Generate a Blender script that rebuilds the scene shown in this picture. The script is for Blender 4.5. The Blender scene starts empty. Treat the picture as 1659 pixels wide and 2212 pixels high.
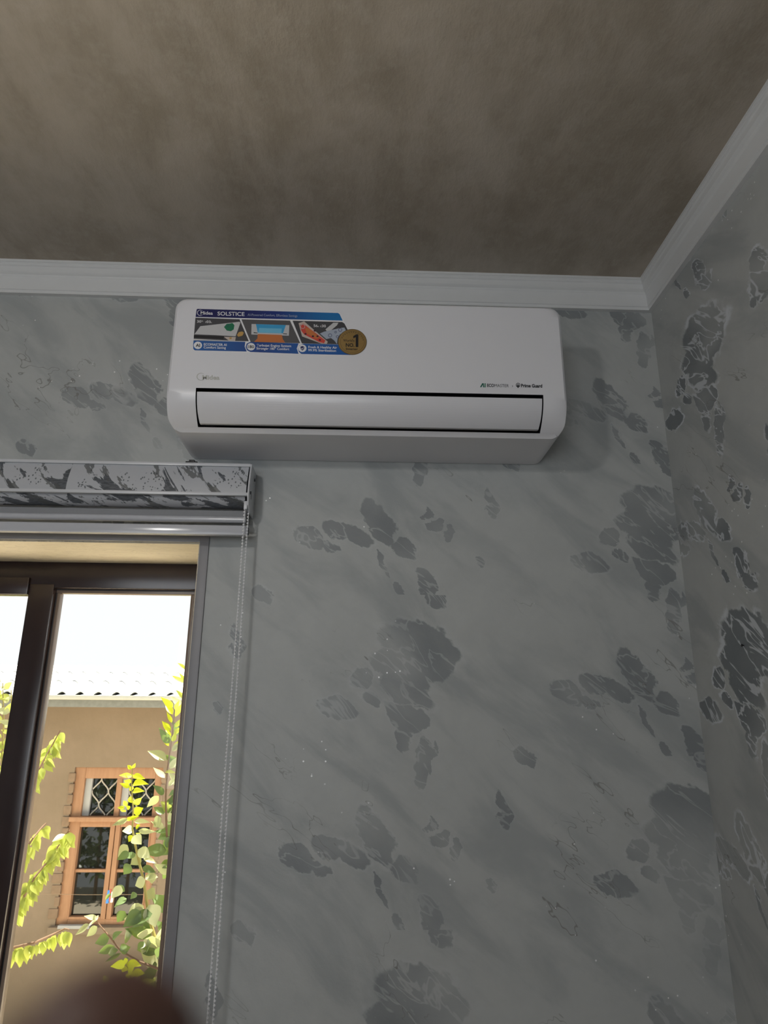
import bpy, bmesh, math, random
from mathutils import Vector, Matrix, noise as mnoise

R = math.radians
SC = bpy.context.scene
COL = SC.collection
rng = random.Random(7)

# ------------------------------------------------------------------ camera
FPX, CXP, CYP = 1480.0, 829.5, 1106.0            # focal length and centre for a 1659 x 2212 frame
YAW, PITCH, ROLL = R(2.02), R(16.745), R(-0.427)
CAM = Vector((0.0, -1.75, 1.6))
_f = Vector((math.sin(YAW)*math.cos(PITCH), math.cos(YAW)*math.cos(PITCH), math.sin(PITCH)))
_r0 = Vector((math.cos(YAW), -math.sin(YAW), 0))
_d0 = _f.cross(_r0)
RT = math.cos(ROLL)*_r0 + math.sin(ROLL)*_d0
DN = -math.sin(ROLL)*_r0 + math.cos(ROLL)*_d0
cd = bpy.data.cameras.new('camera')
cam = bpy.data.objects.new('camera', cd); COL.objects.link(cam)
m = Matrix((RT, -DN, -_f)).transposed().to_4x4(); m.translation = CAM
cam.matrix_world = m
cd.sensor_fit = 'HORIZONTAL'; cd.sensor_width = 36.0; cd.lens = 36.0*FPX/1659.0
cd.clip_start = 0.002; cd.clip_end = 200
cd.dof.use_dof = True; cd.dof.focus_distance = 2.2; cd.dof.aperture_fstop = cd.lens/2.6
SC.camera = cam

# ------------------------------------------------------------------ world, sun, added fill light, exposure
w = bpy.data.worlds.new('sky'); SC.world = w; w.use_nodes = True
bg = w.node_tree.nodes['Background']
bg.inputs[0].default_value = (0.98, 0.99, 1.0, 1); bg.inputs[1].default_value = 1.15
sd = bpy.data.lights.new('sun', 'SUN'); sd.energy = 23.0; sd.angle = R(0.6); sd.color = (1.0, 0.93, 0.80)
sun = bpy.data.objects.new('sun', sd); COL.objects.link(sun)
sun.rotation_euler = Vector((-0.08, -0.22, -0.97)).to_track_quat('-Z', 'Y').to_euler()
ad = bpy.data.lights.new('added_rear_fill', 'AREA'); ad.shape = 'RECTANGLE'; ad.size = 1.5; ad.size_y = 1.3  # added fill light for the room, placed in an added rear window
ad.energy = 21; ad.color = (0.88, 0.94, 1.0)
al = bpy.data.objects.new('added_rear_fill', ad); COL.objects.link(al)
al.location = (-0.9, -4.12, 1.65); al.rotation_euler = (R(90), 0, 0)
vs = SC.view_settings
vs.view_transform = 'Standard'; vs.look = 'None'; vs.gamma = 1; vs.exposure = 0.0; vs.use_curve_mapping = False
SC.cycles.use_denoising = True; SC.cycles.use_adaptive_sampling = True; SC.cycles.adaptive_threshold = .05
SC.cycles.max_bounces = 8; SC.cycles.diffuse_bounces = 3; SC.cycles.transparent_max_bounces = 8
SC.cycles.sample_clamp_indirect = 6.0; SC.cycles.caustics_reflective = False; SC.cycles.caustics_refractive = False

# ------------------------------------------------------------------ helpers
def ray(px, py): return _f + RT*((px-CXP)/FPX) + DN*((py-CYP)/FPX)
def at(px, py, Y):                                # measured point of the photo on a plane y = Y
    d = ray(px, py); return CAM + d*((Y-CAM.y)/d.y)

def mesh(name, verts, faces, smooth=False):
    me = bpy.data.meshes.new(name); me.from_pydata([tuple(v) for v in verts], [], faces); me.update()
    if smooth:
        for p in me.polygons: p.use_smooth = True
    return me
def obj(name, me, mat=None, parent=None, loc=None):
    o = bpy.data.objects.new(name, me); COL.objects.link(o)
    if mat is not None and me is not None and not me.materials: me.materials.append(mat)
    if parent is not None: o.parent = parent
    if loc is not None: o.location = loc
    return o
def empty(name, loc=(0, 0, 0), parent=None):
    o = bpy.data.objects.new(name, None); COL.objects.link(o); o.location = loc; o.empty_display_size = .05
    if parent: o.parent = parent
    return o
def tag(o, label, cat, group=None):
    o['label'] = label; o['category'] = cat
    if group: o['group'] = group
    return o
def struct(o, label=None):
    o['kind'] = 'structure'
    if label: o['label'] = label
    return o
class MB:
    def __init__(s): s.v = []; s.f = []
    def box(s, x0, x1, y0, y1, z0, z1):
        n = len(s.v)
        s.v += [(x, y, z) for z in (z0, z1) for y in (y0, y1) for x in (x0, x1)]
        s.f += [[n+i for i in q] for q in ((0,2,3,1),(4,5,7,6),(0,1,5,4),(2,6,7,3),(0,4,6,2),(1,3,7,5))]
        return s
    def add(s, v, f):
        n = len(s.v); s.v += [tuple(p) for p in v]; s.f += [[n+i for i in q] for q in f]; return s
    def tube(s, pts, r, seg=8, cap=True, r2=None):
        pts = [Vector(p) for p in pts]; n = len(s.v); k = len(pts)
        up = Vector((0, 0, 1))
        for i, p in enumerate(pts):
            t = (pts[min(i+1, k-1)] - pts[max(i-1, 0)]).normalized()
            a = t.cross(up if abs(t.z) < .95 else Vector((1, 0, 0))).normalized(); b = t.cross(a)
            rr = r if r2 is None else r + (r2-r)*i/max(1, k-1)
            for j in range(seg):
                an = 2*math.pi*j/seg
                s.v.append(tuple(p + a*(rr*math.cos(an)) + b*(rr*math.sin(an))))
        for i in range(k-1):
            for j in range(seg):
                s.f.append([n+i*seg+j, n+i*seg+(j+1) % seg, n+(i+1)*seg+(j+1) % seg, n+(i+1)*seg+j])
        if cap:
            s.f.append([n+j for j in range(seg)][::-1]); s.f.append([n+(k-1)*seg+j for j in range(seg)])
        return s
    def extrude_x(s, prof, x0, x1, cap=True, x0f=None, x1f=None, closed=True):   # profile of (y, z)
        n = len(s.v); k = len(prof)
        for p in prof: s.v.append((x0f(p) if x0f else x0, p[0], p[1]))
        for p in prof: s.v.append((x1f(p) if x1f else x1, p[0], p[1]))
        for i in range(k if closed else k-1):
            j = (i+1) % k; s.f.append([n+i, n+j, n+k+j, n+k+i])
        if cap and closed:
            s.f.append([n+i for i in range(k)][::-1]); s.f.append([n+k+i for i in range(k)])
        return s
    def me(s, name, smooth=False, bevel=0, seg=2, fix=True):
        me = mesh(name, s.v, s.f)
        bm = bmesh.new(); bm.from_mesh(me)
        if fix: bmesh.ops.recalc_face_normals(bm, faces=bm.faces)
        if bevel: bmesh.ops.bevel(bm, geom=list(bm.edges), offset=bevel, segments=seg, affect='EDGES', profile=.6)
        bm.to_mesh(me); bm.free()
        if smooth:
            for p in me.polygons: p.use_smooth = True
            me.set_sharp_from_angle(angle=R(40))
        return me
    def build(s, name, mat, parent=None, **k): return obj(name, s.me(name, **k), mat, parent)
def bxo(name, mat, parent, x0, x1, y0, y1, z0, z1, bevel=0.0):
    return MB().box(x0, x1, y0, y1, z0, z1).build(name, mat, parent, bevel=bevel, smooth=bool(bevel))

# ------------------------------------------------------------------ materials
MATS = {}
class NT:
    def __init__(s, name):
        s.m = bpy.data.materials.new(name); s.m.use_nodes = True; s.t = s.m.node_tree; s.n = s.t.nodes
        s.b = s.n['Principled BSDF']; s.out = s.n['Material Output']
    def new(s, ty, **k):
        nd = s.n.new(ty)
        for a, b in k.items(): setattr(nd, a, b)
        return nd
    def link(s, a, b): s.t.links.new(a, b)
    def math(s, op, a, b=None, c=None, clamp=False):
        nd = s.new('ShaderNodeMath', operation=op); nd.use_clamp = clamp
        for i, v in enumerate((a, b, c)):
            if v is None: continue
            if isinstance(v, (int, float)): nd.inputs[i].default_value = v
            else: s.link(v, nd.inputs[i])
        return nd.outputs[0]
    def vmath(s, op, a, b=None):
        nd = s.new('ShaderNodeVectorMath', operation=op)
        for i, v in enumerate((a, b)):
            if v is None: continue
            if isinstance(v, tuple): nd.inputs[i].default_value = v
            else: s.link(v, nd.inputs[i])
        return nd.outputs['Value'] if op in ('LENGTH', 'DOT_PRODUCT', 'DISTANCE') else nd.outputs[0]
    def smooth(s, v, lo, hi, a=0., b=1.):
        nd = s.new('ShaderNodeMapRange', interpolation_type='SMOOTHSTEP'); s.link(v, nd.inputs[0])
        for i, x in zip((1, 2, 3, 4), (lo, hi, a, b)): nd.inputs[i].default_value = x
        return nd.outputs[0]
    def noise(s, vec, scale, detail=4, rough=.55, dist=0., out=0):
        nd = s.new('ShaderNodeTexNoise'); s.link(vec, nd.inputs['Vector'])
        nd.inputs['Scale'].default_value = scale; nd.inputs['Detail'].default_value = detail
        nd.inputs['Roughness'].default_value = rough; nd.inputs['Distortion'].default_value = dist
        return nd.outputs[out]
    def mapping(s, vec, loc=(0, 0, 0), rot=(0, 0, 0), scale=(1, 1, 1), ty='POINT'):
        nd = s.new('ShaderNodeMapping', vector_type=ty); s.link(vec, nd.inputs[0])
        nd.inputs[1].default_value = loc; nd.inputs[2].default_value = rot; nd.inputs[3].default_value = scale
        return nd.outputs[0]
    def mix(s, fac, a, b, mode='MIX'):
        nd = s.new('ShaderNodeMix', data_type='RGBA', blend_type=mode)
        for i, v in ((0, fac), (6, a), (7, b)):
            if isinstance(v, (int, float)): nd.inputs[i].default_value = v
            elif isinstance(v, tuple): nd.inputs[i].default_value = (*v, 1)
            else: s.link(v, nd.inputs[i])
        return nd.outputs[2]
    def bump(s, h, strength=.3, dist=.01):
        nd = s.new('ShaderNodeBump'); nd.inputs['Strength'].default_value = strength; nd.inputs['Distance'].default_value = dist
        s.link(h, nd.inputs['Height']); s.link(nd.outputs[0], s.b.inputs['Normal']); return nd
    def obj(s): return s.new('ShaderNodeTexCoord').outputs['Object']
    def setp(s, **k):
        for a, b in k.items():
            i = s.b.inputs[a.replace('_', ' ')]
            if isinstance(b, (int, float)): i.default_value = b
            elif isinstance(b, tuple): i.default_value = (*b, 1)
            else: s.link(b, i)
        return s.m
def plain(name, col, rough=.5, metal=0., spec=.5, var=.06, vscale=20, bump=0.):
    t = NT(name); o = t.obj(); n = t.noise(o, vscale, 3)
    c = t.mix(n, tuple(x*(1-var) for x in col), tuple(min(1, x*(1+var)) for x in col))
    t.setp(Base_Color=c, Roughness=rough, Metallic=metal, Specular_IOR_Level=spec)
    if bump: t.bump(n, bump, .003)
    return t.m
def leafmat(name, col, tcol, rough=.4, ts=.5):
    t = NT(name); o = t.obj()
    info = t.new('ShaderNodeObjectInfo')
    hv = t.new('ShaderNodeHueSaturation'); hv.inputs['Color'].default_value = (*col, 1)
    t.link(t.smooth(info.outputs['Random'], 0, 1, .55, 1.25), hv.inputs['Value'])
    n = t.noise(o, 9, 3); c = t.mix(t.math('MULTIPLY', n, .35), hv.outputs[0], tuple(x*.6 for x in col))
    t.setp(Base_Color=c, Roughness=rough, Specular_IOR_Level=.4)
    tr = t.new('ShaderNodeBsdfTranslucent'); tr.inputs[0].default_value = (*tcol, 1)
    mx = t.new('ShaderNodeMixShader'); mx.inputs[0].default_value = ts
    t.link(t.b.outputs[0], mx.inputs[1]); t.link(tr.outputs[0], mx.inputs[2]); t.link(mx.outputs[0], t.out.inputs[0])
    return t.m

# ---- wallpaper: repeating sheets (half-drop) of dark glossy blotches on pale stone-like vinyl
TOP = at(885, 1335, 0)
BLOTS = [  # centre px, py, semi axes in px, angle in the photo
 (905,1395,96,52,18),(868,1450,70,34,32),(948,1428,40,52,50),(885,1488,62,30,32),(868,1545,42,25,38),(900,1560,22,26,20),
 (783,1465,27,21,0),(800,1512,25,15,35),(730,1535,46,21,22),(871,1597,17,24,-10),(912,1650,16,48,4),(934,1640,7,33,4),
 (812,1808,62,26,52),(740,1840,62,21,20),(640,1850,33,26,30),(690,1872,24,14,20),(876,1880,28,17,50),(822,1921,28,7,60),
 (866,1995,31,12,62),(930,1975,36,21,55),(951,2012,27,23,70),(928,1775,9,13,0),(948,1808,19,16,0),(982,1833,13,15,0),
 (1134,1630,30,16,42),(1084,1748,14,42,-15),(1060,1905,16,7,40)]
EXTRA = [(1112,1395,24,40,20),(1125,1440,30,22,50),(1095,1440,14,20,0),(940,1260,26,10,30)]
def wallpaper(name, axis, u0, v0, rim=.25, seedoff=0., dk=.7):
    t = NT(name); o = t.obj()
    sp = t.new('ShaderNodeSeparateXYZ'); t.link(o, sp.inputs[0])
    U = sp.outputs[0] if axis == 'x' else t.math('MULTIPLY', sp.outputs[1], -1)
    V = sp.outputs[2]
    du = t.math('SUBTRACT', U, u0); dv = t.math('SUBTRACT', V, v0)
    k = t.math('FLOOR', t.math('ADD', t.math('DIVIDE', du, .656), .5))
    pu = t.math('SUBTRACT', du, t.math('MULTIPLY', k, .656))
    pv = t.math('WRAP', t.math('ADD', dv, t.math('MULTIPLY', k, .389)), .06, -.703)
    cb = t.new('ShaderNodeCombineXYZ'); t.link(pu, cb.inputs[0]); t.link(pv, cb.inputs[1])
    fl = t.new('ShaderNodeCombineXYZ'); t.link(U, fl.inputs[0]); t.link(V, fl.inputs[1]); fl.inputs[2].default_value = seedoff
    flat = fl.outputs[0]
    st = t.mapping(flat, rot=(0, 0, R(-40)), scale=(1/2.2, 1/6.5, 1), ty='TEXTURE')           # streaks running down to the right
    n1 = t.noise(cb.outputs[0], 26, 5, .65, out=1); n2 = t.noise(t.mapping(cb.outputs[0], rot=(0, 0, R(-40)), scale=(1/5, 1/14, 1), ty='TEXTURE'), 1.6, 3, .5, out=1)
    q = t.vmath('ADD', cb.outputs[0], t.vmath('SCALE', t.vmath('SUBTRACT', n1, (.5, .5, .5)), None))
    q.node.inputs[1].links[0].from_node.inputs[3].default_value = .034
    s2 = t.vmath('SCALE', t.vmath('SUBTRACT', n2, (.5, .5, .5)), None); s2.node.inputs[3].default_value = .06
    q = t.vmath('ADD', q, s2)
    q = t.vmath('MULTIPLY', q, (1, 1, 0))
    d = None
    for (bx, by, a, b, an) in BLOTS + (EXTRA if axis == 'y' else []):
        p = at(bx, by, 0); cu = p.x-TOP.x; cv = p.z-TOP.z
        while cv < -.70: cv += .763
        e = t.vmath('LENGTH', t.mapping(q, (cu, cv, 0), (0, 0, -R(an)), (a*.00117, b*.00114, 1), 'TEXTURE'))
        d = e if d is None else t.math('MINIMUM', d, e)
    blot = t.smooth(d, 1.06, .94)
    # pale veins cutting through the blotches
    vn = t.noise(st, 2.6, 3, .6, .6)
    vein = t.smooth(t.math('ABSOLUTE', t.math('SUBTRACT', vn, .5)), .024, .006)
    fade = t.smooth(t.noise(flat, 3.1, 2), .32, .62, .25, 1.)
    dark = t.math('MULTIPLY', t.math('MULTIPLY', blot, fade), t.math('SUBTRACT', 1, t.math('MULTIPLY', vein, .6)))
    # soft grey clouds
    cl = t.smooth(t.noise(st, 1.2, 5, .58, .5), .44, .66)
    cl2 = t.noise(flat, 11, 3, .7)
    base = t.mix(cl2, (.42, .435, .43), (.52, .535, .525))
    base = t.mix(t.math('MULTIPLY', cl, .7), base, (.33, .35, .355))
    c = t.mix(t.math('MULTIPLY', dark, dk), base, (.165, .182, .195))
    # rims: sheen of the raised edges painted as a pale colour
    rm = t.math('MULTIPLY', t.smooth(d, .96, 1.05), t.smooth(d, 1.24, 1.08))
    rm = t.math('MULTIPLY', rm, t.smooth(t.noise(flat, 17, 3), .40, .62))
    rm = t.math('MAXIMUM', rm, t.math('MULTIPLY', t.math('MULTIPLY', vein, t.smooth(d, 1.35, .9)), .8))
    c = t.mix(t.math('MULTIPLY', rm, rim), c, (.70, .73, .78))
    # thin brown cracks
    cn = t.noise(st, 1.1, 4, .62, .4)
    crack = t.smooth(t.math('ABSOLUTE', t.math('SUBTRACT', cn, .56)), .004, .001)
    crack = t.math('MULTIPLY', crack, t.smooth(t.noise(flat, 2.7, 1), .52, .60))
    c = t.mix(t.math('MULTIPLY', crack, .6), c, (.16, .15, .13))
    # glitter
    vo = t.new('ShaderNodeTexVoronoi'); t.link(flat, vo.inputs['Vector']); vo.inputs['Scale'].default_value = 95
    sc_ = t.new('ShaderNodeSeparateColor'); t.link(vo.outputs['Color'], sc_.inputs[0])
    gl = t.math('MULTIPLY', t.math('LESS_THAN', vo.outputs['Distance'], .19), t.math('GREATER_THAN', sc_.outputs[0], .86))
    gl = t.math('MULTIPLY', gl, t.math('MAXIMUM', t.smooth(t.noise(flat, 4.5, 2), .60, .64), t.math('MULTIPLY', crack, 1)))
    c = t.mix(gl, c, (1, 1, 1))
    t.setp(Base_Color=c, Metallic=t.math('MULTIPLY', gl, .5), Specular_IOR_Level=.45,
           Roughness=t.math('SUBTRACT', .52, t.math('ADD', t.math('MULTIPLY', dark, .12), t.math('MULTIPLY', rm, .12))))
    h = t.noise(flat, 90, 2, .7)
    t.bump(h, .12, .003)
    return t.m
M_wall = wallpaper('wallpaper_stone', 'x', TOP.x, TOP.z, .08)
M_wallr = wallpaper('wallpaper_stone_turned', 'y', .235, 1.847, .75, 3., .95)

def ceiling_mat():
    t = NT('ceiling_stucco'); o = t.obj()
    a = t.noise(t.mapping(o, scale=(3, 1.4, 1)), 2.2, 6, .65, .3); b = t.noise(o, 30, 5, .7)
    c = t.mix(t.smooth(a, .3, .7), (.325, .278, .218), (.47, .415, .345))
    c = t.mix(t.math('MULTIPLY', t.smooth(b, .45, .7), .35), c, (.48, .44, .385))
    t.setp(Base_Color=c, Roughness=.5, Specular_IOR_Level=.4)
    t.bump(t.math('ADD', b, t.noise(t.mapping(o, scale=(60, 25, 1)), 2, 4, .7)), .35, .003); return t.m
M_ceil = ceiling_mat()
M_white = plain('cornice_white_paint', (.72, .73, .735), .45, var=.03)
M_trim = plain('grey_aluminium_trim', (.27, .265, .28), .4, var=.1)
M_frame = plain('dark_brown_window_profile', (.035, .022, .022), .22, var=.2, vscale=6)
M_gask = plain('brown_grey_gasket_glint', (.22, .165, .13), .3)  # lightened so the tan glint on the bead sits in the colour
M_floor = plain('floor_laminate', (.36, .28, .21), .4, var=.2, vscale=3)
M_plas = plain('ac_white_plastic', (.75, .75, .785), .32, var=.01)
M_plas2 = plain('ac_flap_plastic', (.73, .73, .765), .28, var=.01)
M_dark = plain('ac_slot_black', (.008, .008, .01), .5)
M_alu = plain('blind_white_aluminium', (.62, .63, .66), .28, var=.02)
M_rail = plain('blind_bottom_rail_paint', (.55, .56, .60), .16, var=.02)
M_sheer = plain('blind_sheer_fabric', (.28, .285, .30), .7, var=.05, vscale=200)
M_chain = plain('bead_plastic', (.9, .9, .92), .15)
M_black = plain('black_plastic', (.012, .012, .014), .4)
M_screw = plain('steel_screw', (.10, .10, .11), .3, .8)
def fabric_mat():
    t = NT('blind_printed_fabric'); o = t.obj()
    sp = t.new('ShaderNodeSeparateXYZ'); t.link(o, sp.inputs[0])
    wx = t.math('WRAP', sp.outputs[0], .26, -.24)
    cb = t.new('ShaderNodeCombineXYZ'); t.link(wx, cb.inputs[0]); t.link(t.math('SUBTRACT', sp.outputs[2], sp.outputs[1]), cb.inputs[1])
    st = t.mapping(cb.outputs[0], rot=(0, 0, R(-36)), scale=(1/4.6, 1/14.5, 1), ty='TEXTURE')
    a = t.noise(st, 1.0, 6, .62, .7); b = t.noise(st, 2.1, 4, .65, .2)
    k = t.smooth(a, .52, .535); k2 = t.smooth(b, .58, .6)
    fine = t.noise(t.mapping(cb.outputs[0], scale=(60, 400, 1)), 1, 2)
    c = t.mix(k, (.52, .535, .57), t.mix(t.smooth(fine, .4, .6), (.085, .095, .105), (.14, .15, .17)))
    c = t.mix(t.math('MULTIPLY', k2, .8), c, (.11, .115, .115))
    vo = t.new('ShaderNodeTexVoronoi'); t.link(cb.outputs[0], vo.inputs['Vector']); vo.inputs['Scale'].default_value = 150
    dots = t.math('MULTIPLY', t.math('LESS_THAN', vo.outputs['Distance'], .3), t.smooth(t.noise(cb.outputs[0], 14, 1), .6, .62))
    c = t.mix(t.math('MULTIPLY', dots, .8), c, (.10, .11, .12))
    t.setp(Base_Color=c, Roughness=.18, Specular_IOR_Level=.5); return t.m
M_fab = fabric_mat()
def glass_mat(name, refl=.08):
    t = NT(name); n = t.n
    tr = t.new('ShaderNodeBsdfTransparent'); tr.inputs[0].default_value = (.95, .97, .96, 1)
    gl = t.new('ShaderNodeBsdfGlossy'); gl.inputs['Roughness'].default_value = .02
    fr = t.new('ShaderNodeFresnel'); fr.inputs[0].default_value = 1.45
    mx = t.new('ShaderNodeMixShader'); t.link(t.math('MULTIPLY', fr.outputs[0], t.math('SUBTRACT', 1, t.new('ShaderNodeNewGeometry').outputs['Backfacing'])), mx.inputs[0]); t.link(tr.outputs[0], mx.inputs[1]); t.link(gl.outputs[0], mx.inputs[2])
    t.link(mx.outputs[0], t.out.inputs[0]); return t.m
M_glass = glass_mat('window_glass')

# ------------------------------------------------------------------ room
XR, ZC, YREAR, XL = .853, 2.853, -4.2, -2.6
WX0, WX1, WZ0, WZ1, WT = -1.43, -.4165, .55, 2.035, .42
wb = MB()
wb.box(XL, WX0, 0, WT, -.1, ZC); wb.box(WX1, XR, 0, WT, -.1, ZC)
wb.box(WX0, WX1, 0, WT, WZ1, ZC); wb.box(WX0, WX1, 0, WT, -.1, WZ0)
struct(wb.build('wall_back', M_wall))
t = NT('reveal_paper_sunlit'); o_ = t.obj(); a_ = t.noise(t.mapping(o_, scale=(4, 22, 4)), 2.0, 5, .65, .8)  # reveal paper: its warm sunlit look is put into a cream colour
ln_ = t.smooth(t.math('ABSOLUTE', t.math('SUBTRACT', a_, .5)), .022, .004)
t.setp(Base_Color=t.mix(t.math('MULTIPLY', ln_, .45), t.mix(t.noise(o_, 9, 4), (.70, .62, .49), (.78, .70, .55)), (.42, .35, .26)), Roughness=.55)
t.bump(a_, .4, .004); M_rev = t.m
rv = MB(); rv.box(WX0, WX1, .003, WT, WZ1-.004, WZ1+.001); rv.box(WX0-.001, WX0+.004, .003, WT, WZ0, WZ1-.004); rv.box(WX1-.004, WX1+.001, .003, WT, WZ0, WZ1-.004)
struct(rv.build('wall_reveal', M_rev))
struct(bxo('wall_right', M_wallr, None, XR, XR+.25, YREAR, WT, -.1, ZC))
struct(bxo('wall_left', M_wallr, None, XL-.25, XL, YREAR, WT, -.1, ZC))
wr = MB(); rx0, rx1, rz0, rz1 = -1.7, -.1, .95, 2.35
wr.box(XL-.25, rx0, YREAR-.3, YREAR, -.1, ZC); wr.box(rx1, XR+.25, YREAR-.3, YREAR, -.1, ZC)
wr.box(rx0, rx1, YREAR-.3, YREAR, rz1, ZC); wr.box(rx0, rx1, YREAR-.3, YREAR, -.1, rz0)
struct(wr.build('wall_rear', M_wall))
w2 = struct(empty('window_2_added', (0, YREAR, 0)))  # added rear window, made up as the opening for the fill light
fr = MB()
for a in ((rx0, rx0+.06, rz0, rz1), (rx1-.06, rx1, rz0, rz1), (rx0, rx1, rz0, rz0+.06), (rx0, rx1, rz1-.06, rz1), (-.94, -.86, rz0, rz1)):
    fr.box(a[0], a[1], -.2, -.14, a[2], a[3])
fr.build('window_frame', M_white, w2)
struct(bxo('ceiling', M_ceil, None, XL-.25, XR+.25, YREAR-.3, WT, ZC, ZC+.2))
struct(bxo('floor', M_floor, None, XL-.25, XR+.25, YREAR-.3, WT, -.3, 0))
PROF = [(0, 0), (.040, 0), (.040, -.0075), (.0375, -.0085), (.0375, -.0105), (.036, -.0115), (.036, -.0165), (.0335, -.018), (.032, -.0195),
        (.0315, -.034), (.029, -.0365), (.024, -.040), (.0225, -.0425), (.020, -.0455), (.0165, -.083), (.0135, -.0845), (.0135, -.0935), (0, -.0935)]
cor = MB(); P = [(-d, ZC+z) for d, z in PROF]
cor.extrude_x(P, XL, XR, x1f=lambda p: XR+p[0])
struct(cor.build('trim_1', M_white), 'white moulded cornice above the air conditioner')
cor = MB(); n = len(PROF)
v = [(XR-d, -d, ZC+z) for d, z in PROF] + [(XR-d, YREAR, ZC+z) for d, z in PROF]
cor.add(v, [[i, (i+1) % n, n+(i+1) % n, n+i] for i in range(n)] + [list(range(n)), list(range(2*n-1, n-1, -1))])
struct(cor.build('trim_2', M_white), 'white moulded cornice along the right wall')
# grey angle trim around the window opening
tr = empty('trim_3'); struct(tr, 'grey metal angle trim around the window opening')
TW = .0235
bxo('trim_strip', M_trim, tr, WX1, WX1+TW, -.006, .002, WZ0-.02, WZ1+TW, .001)
bxo('trim_strip', M_trim, tr, WX0-TW, WX0, -.006, .002, WZ0-.02, WZ1+TW, .001)
bxo('trim_strip', M_trim, tr, WX0, WX1, -.006, .002, WZ1, WZ1+TW, .001)
# window
w1 = struct(empty('window_1', (0, 0, 0)), 'dark brown framed two-pane window')
FY, FB = .25, .315
MXL, MXR = -.954, -.884           # mullion face
GT = 1.955                        # daylight top of panes
fr = MB(); fr.box(WX0, WX1, FY, FB, GT, WZ1); fr.box(WX0, WX0+.065, FY, FB, WZ0, GT); fr.box(WX1-.065, WX1, FY, FB, WZ0, GT); fr.box(WX0+.065, WX1-.065, FY, FB, WZ0, WZ0+.065)
fr.build('outer_frame', M_frame, w1, bevel=.003, smooth=True)
bxo('mullion', M_frame, w1, MXL, MXR, FY-.004, FB, WZ0+.06, GT+.01, .003)
lx0, rx = WX0+.065, WX1-.065
for nm, x0, x1 in (('sash', lx0, MXL), ):
    s_ = MB(); s_.box(x0, x1, FY-.012, FY+.03, GT-.022, GT+.028); s_.box(x0, x0+.03, FY-.012, FY+.03, WZ0+.06, GT-.022)
    s_.box(x0+.03, x1, FY-.012, FY+.03, WZ0+.06, WZ0+.1)
    s_.build(nm, M_frame, w1, bevel=.003, smooth=True)
bd = MB()
bd.box(MXR, rx, FY+.017, FY+.04, GT-.012, GT+.002); bd.box(MXR, MXR+.013, FY+.017, FY+.04, WZ0+.06, GT-.012); bd.box(rx-.013, rx, FY+.017, FY+.04, WZ0+.06, GT-.012); bd.box(MXR+.013, rx-.013, FY+.017, FY+.04, WZ0+.06, WZ0+.075)
bd.build('glazing_bead', M_gask, w1, bevel=.002, smooth=True)
bd = MB(); bd.box(MXR+.001, MXR+.004, FY+.0165, FY+.042, WZ0+.06, GT-.012); bd.box(MXR, rx, FY+.0165, FY+.042, GT-.004, GT-.001)
bd.build('gasket', M_black, w1)
for x0, x1 in ((lx0+.02, MXL+.01), (MXR-.005, rx+.005)):
    bxo('pane', M_glass, w1, x0, x1, FY+.042, FY+.046, WZ0+.05, GT+.01)
bxo('window_sill', M_white, w1, WX0-.02, WX1+.02, -.05, FY, WZ0-.035, WZ0+.004, .004)

# ------------------------------------------------------------------ air conditioner
ACX, ACH = .0145, .4845
ZB, ZT, YF = 2.268, 2.606, -.245
ac = empty('air_conditioner', (ACX, 0, ZB)); ac.rotation_euler = (0, R(-.2), 0)
tag(ac, 'white wall-mounted split air conditioner below the cornice', 'air conditioner')
AI = Matrix.Translation((ACX, 0, ZB)) @ Matrix.Rotation(R(-.2), 4, 'Y')
AINV = AI.inverted()
def yf(z):                          # front profile, world z
    if z >= 2.362: return YF
    k = min(1, (2.362-z)/(2.362-ZB)); return YF + .066*k**2.3
RC = .030
def hx(z):
    if z > ZT-RC: a = z-(ZT-RC); return ACH-RC+math.sqrt(max(0, RC*RC-a*a))
    if z < ZB+RC: a = (ZB+RC)-z; return ACH-RC+math.sqrt(max(0, RC*RC-a*a))
    return ACH
SX0, SX1, SZ1, SZ0 = -.4005, .4405, 2.3575, 2.2755
L = lambda x, y, z: (x-ACX, y, z-ZB)
zs = [ZT-RC+RC*math.sin(R(a)) for a in (90, 80, 70, 58, 45, 30, 15, 0)] + [2.5, 2.45, 2.4, 2.37, SZ1] + [2.35, 2.34, 2.33, 2.32, 2.31] + [ZB+RC-RC*math.sin(R(a)) for a in (0, 12, 25, 35, 48.59)] + [ZB+RC-RC*math.sin(R(a)) for a in (60, 72, 82, 90)]
zs = sorted(set(round(z, 5) for z in zs), reverse=True)
SZ0 = min(zs, key=lambda z: abs(z-SZ0))
EB = .006
hb = MB(); rows = []
for z in zs:
    h = hx(z); ho = h
    zi = ZB + (z-ZB)*(1-2*EB/(ZT-ZB)) + EB            # inset front edge
    hi = h-EB if h > .45 else h-EB
    xs = [(ACX-hi), (ACX-hi+SX0)/2, SX0, SX0+.28, SX1-.28, SX1, (ACX+hi+SX1)/2, ACX+hi]
    fz = z if abs(z-SZ1) < 1e-4 or abs(z-SZ0) < 1e-4 else zi
    r = []
    for i, x in enumerate(xs):
        r.append(len(hb.v)); hb.v.append(L(x, yf(fz), fz))
    # outer rim and back
    ol = len(hb.v); hb.v.append(L(ACX-h, yf(fz)+EB, z)); orr = len(hb.v); hb.v.append(L(ACX+h, yf(fz)+EB, z))
    bl = len(hb.v); hb.v.append(L(ACX-h, -.003, z)); br = len(hb.v); hb.v.append(L(ACX+h, -.003, z))
    rows.append((z, r, ol, orr, bl, br))
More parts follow.
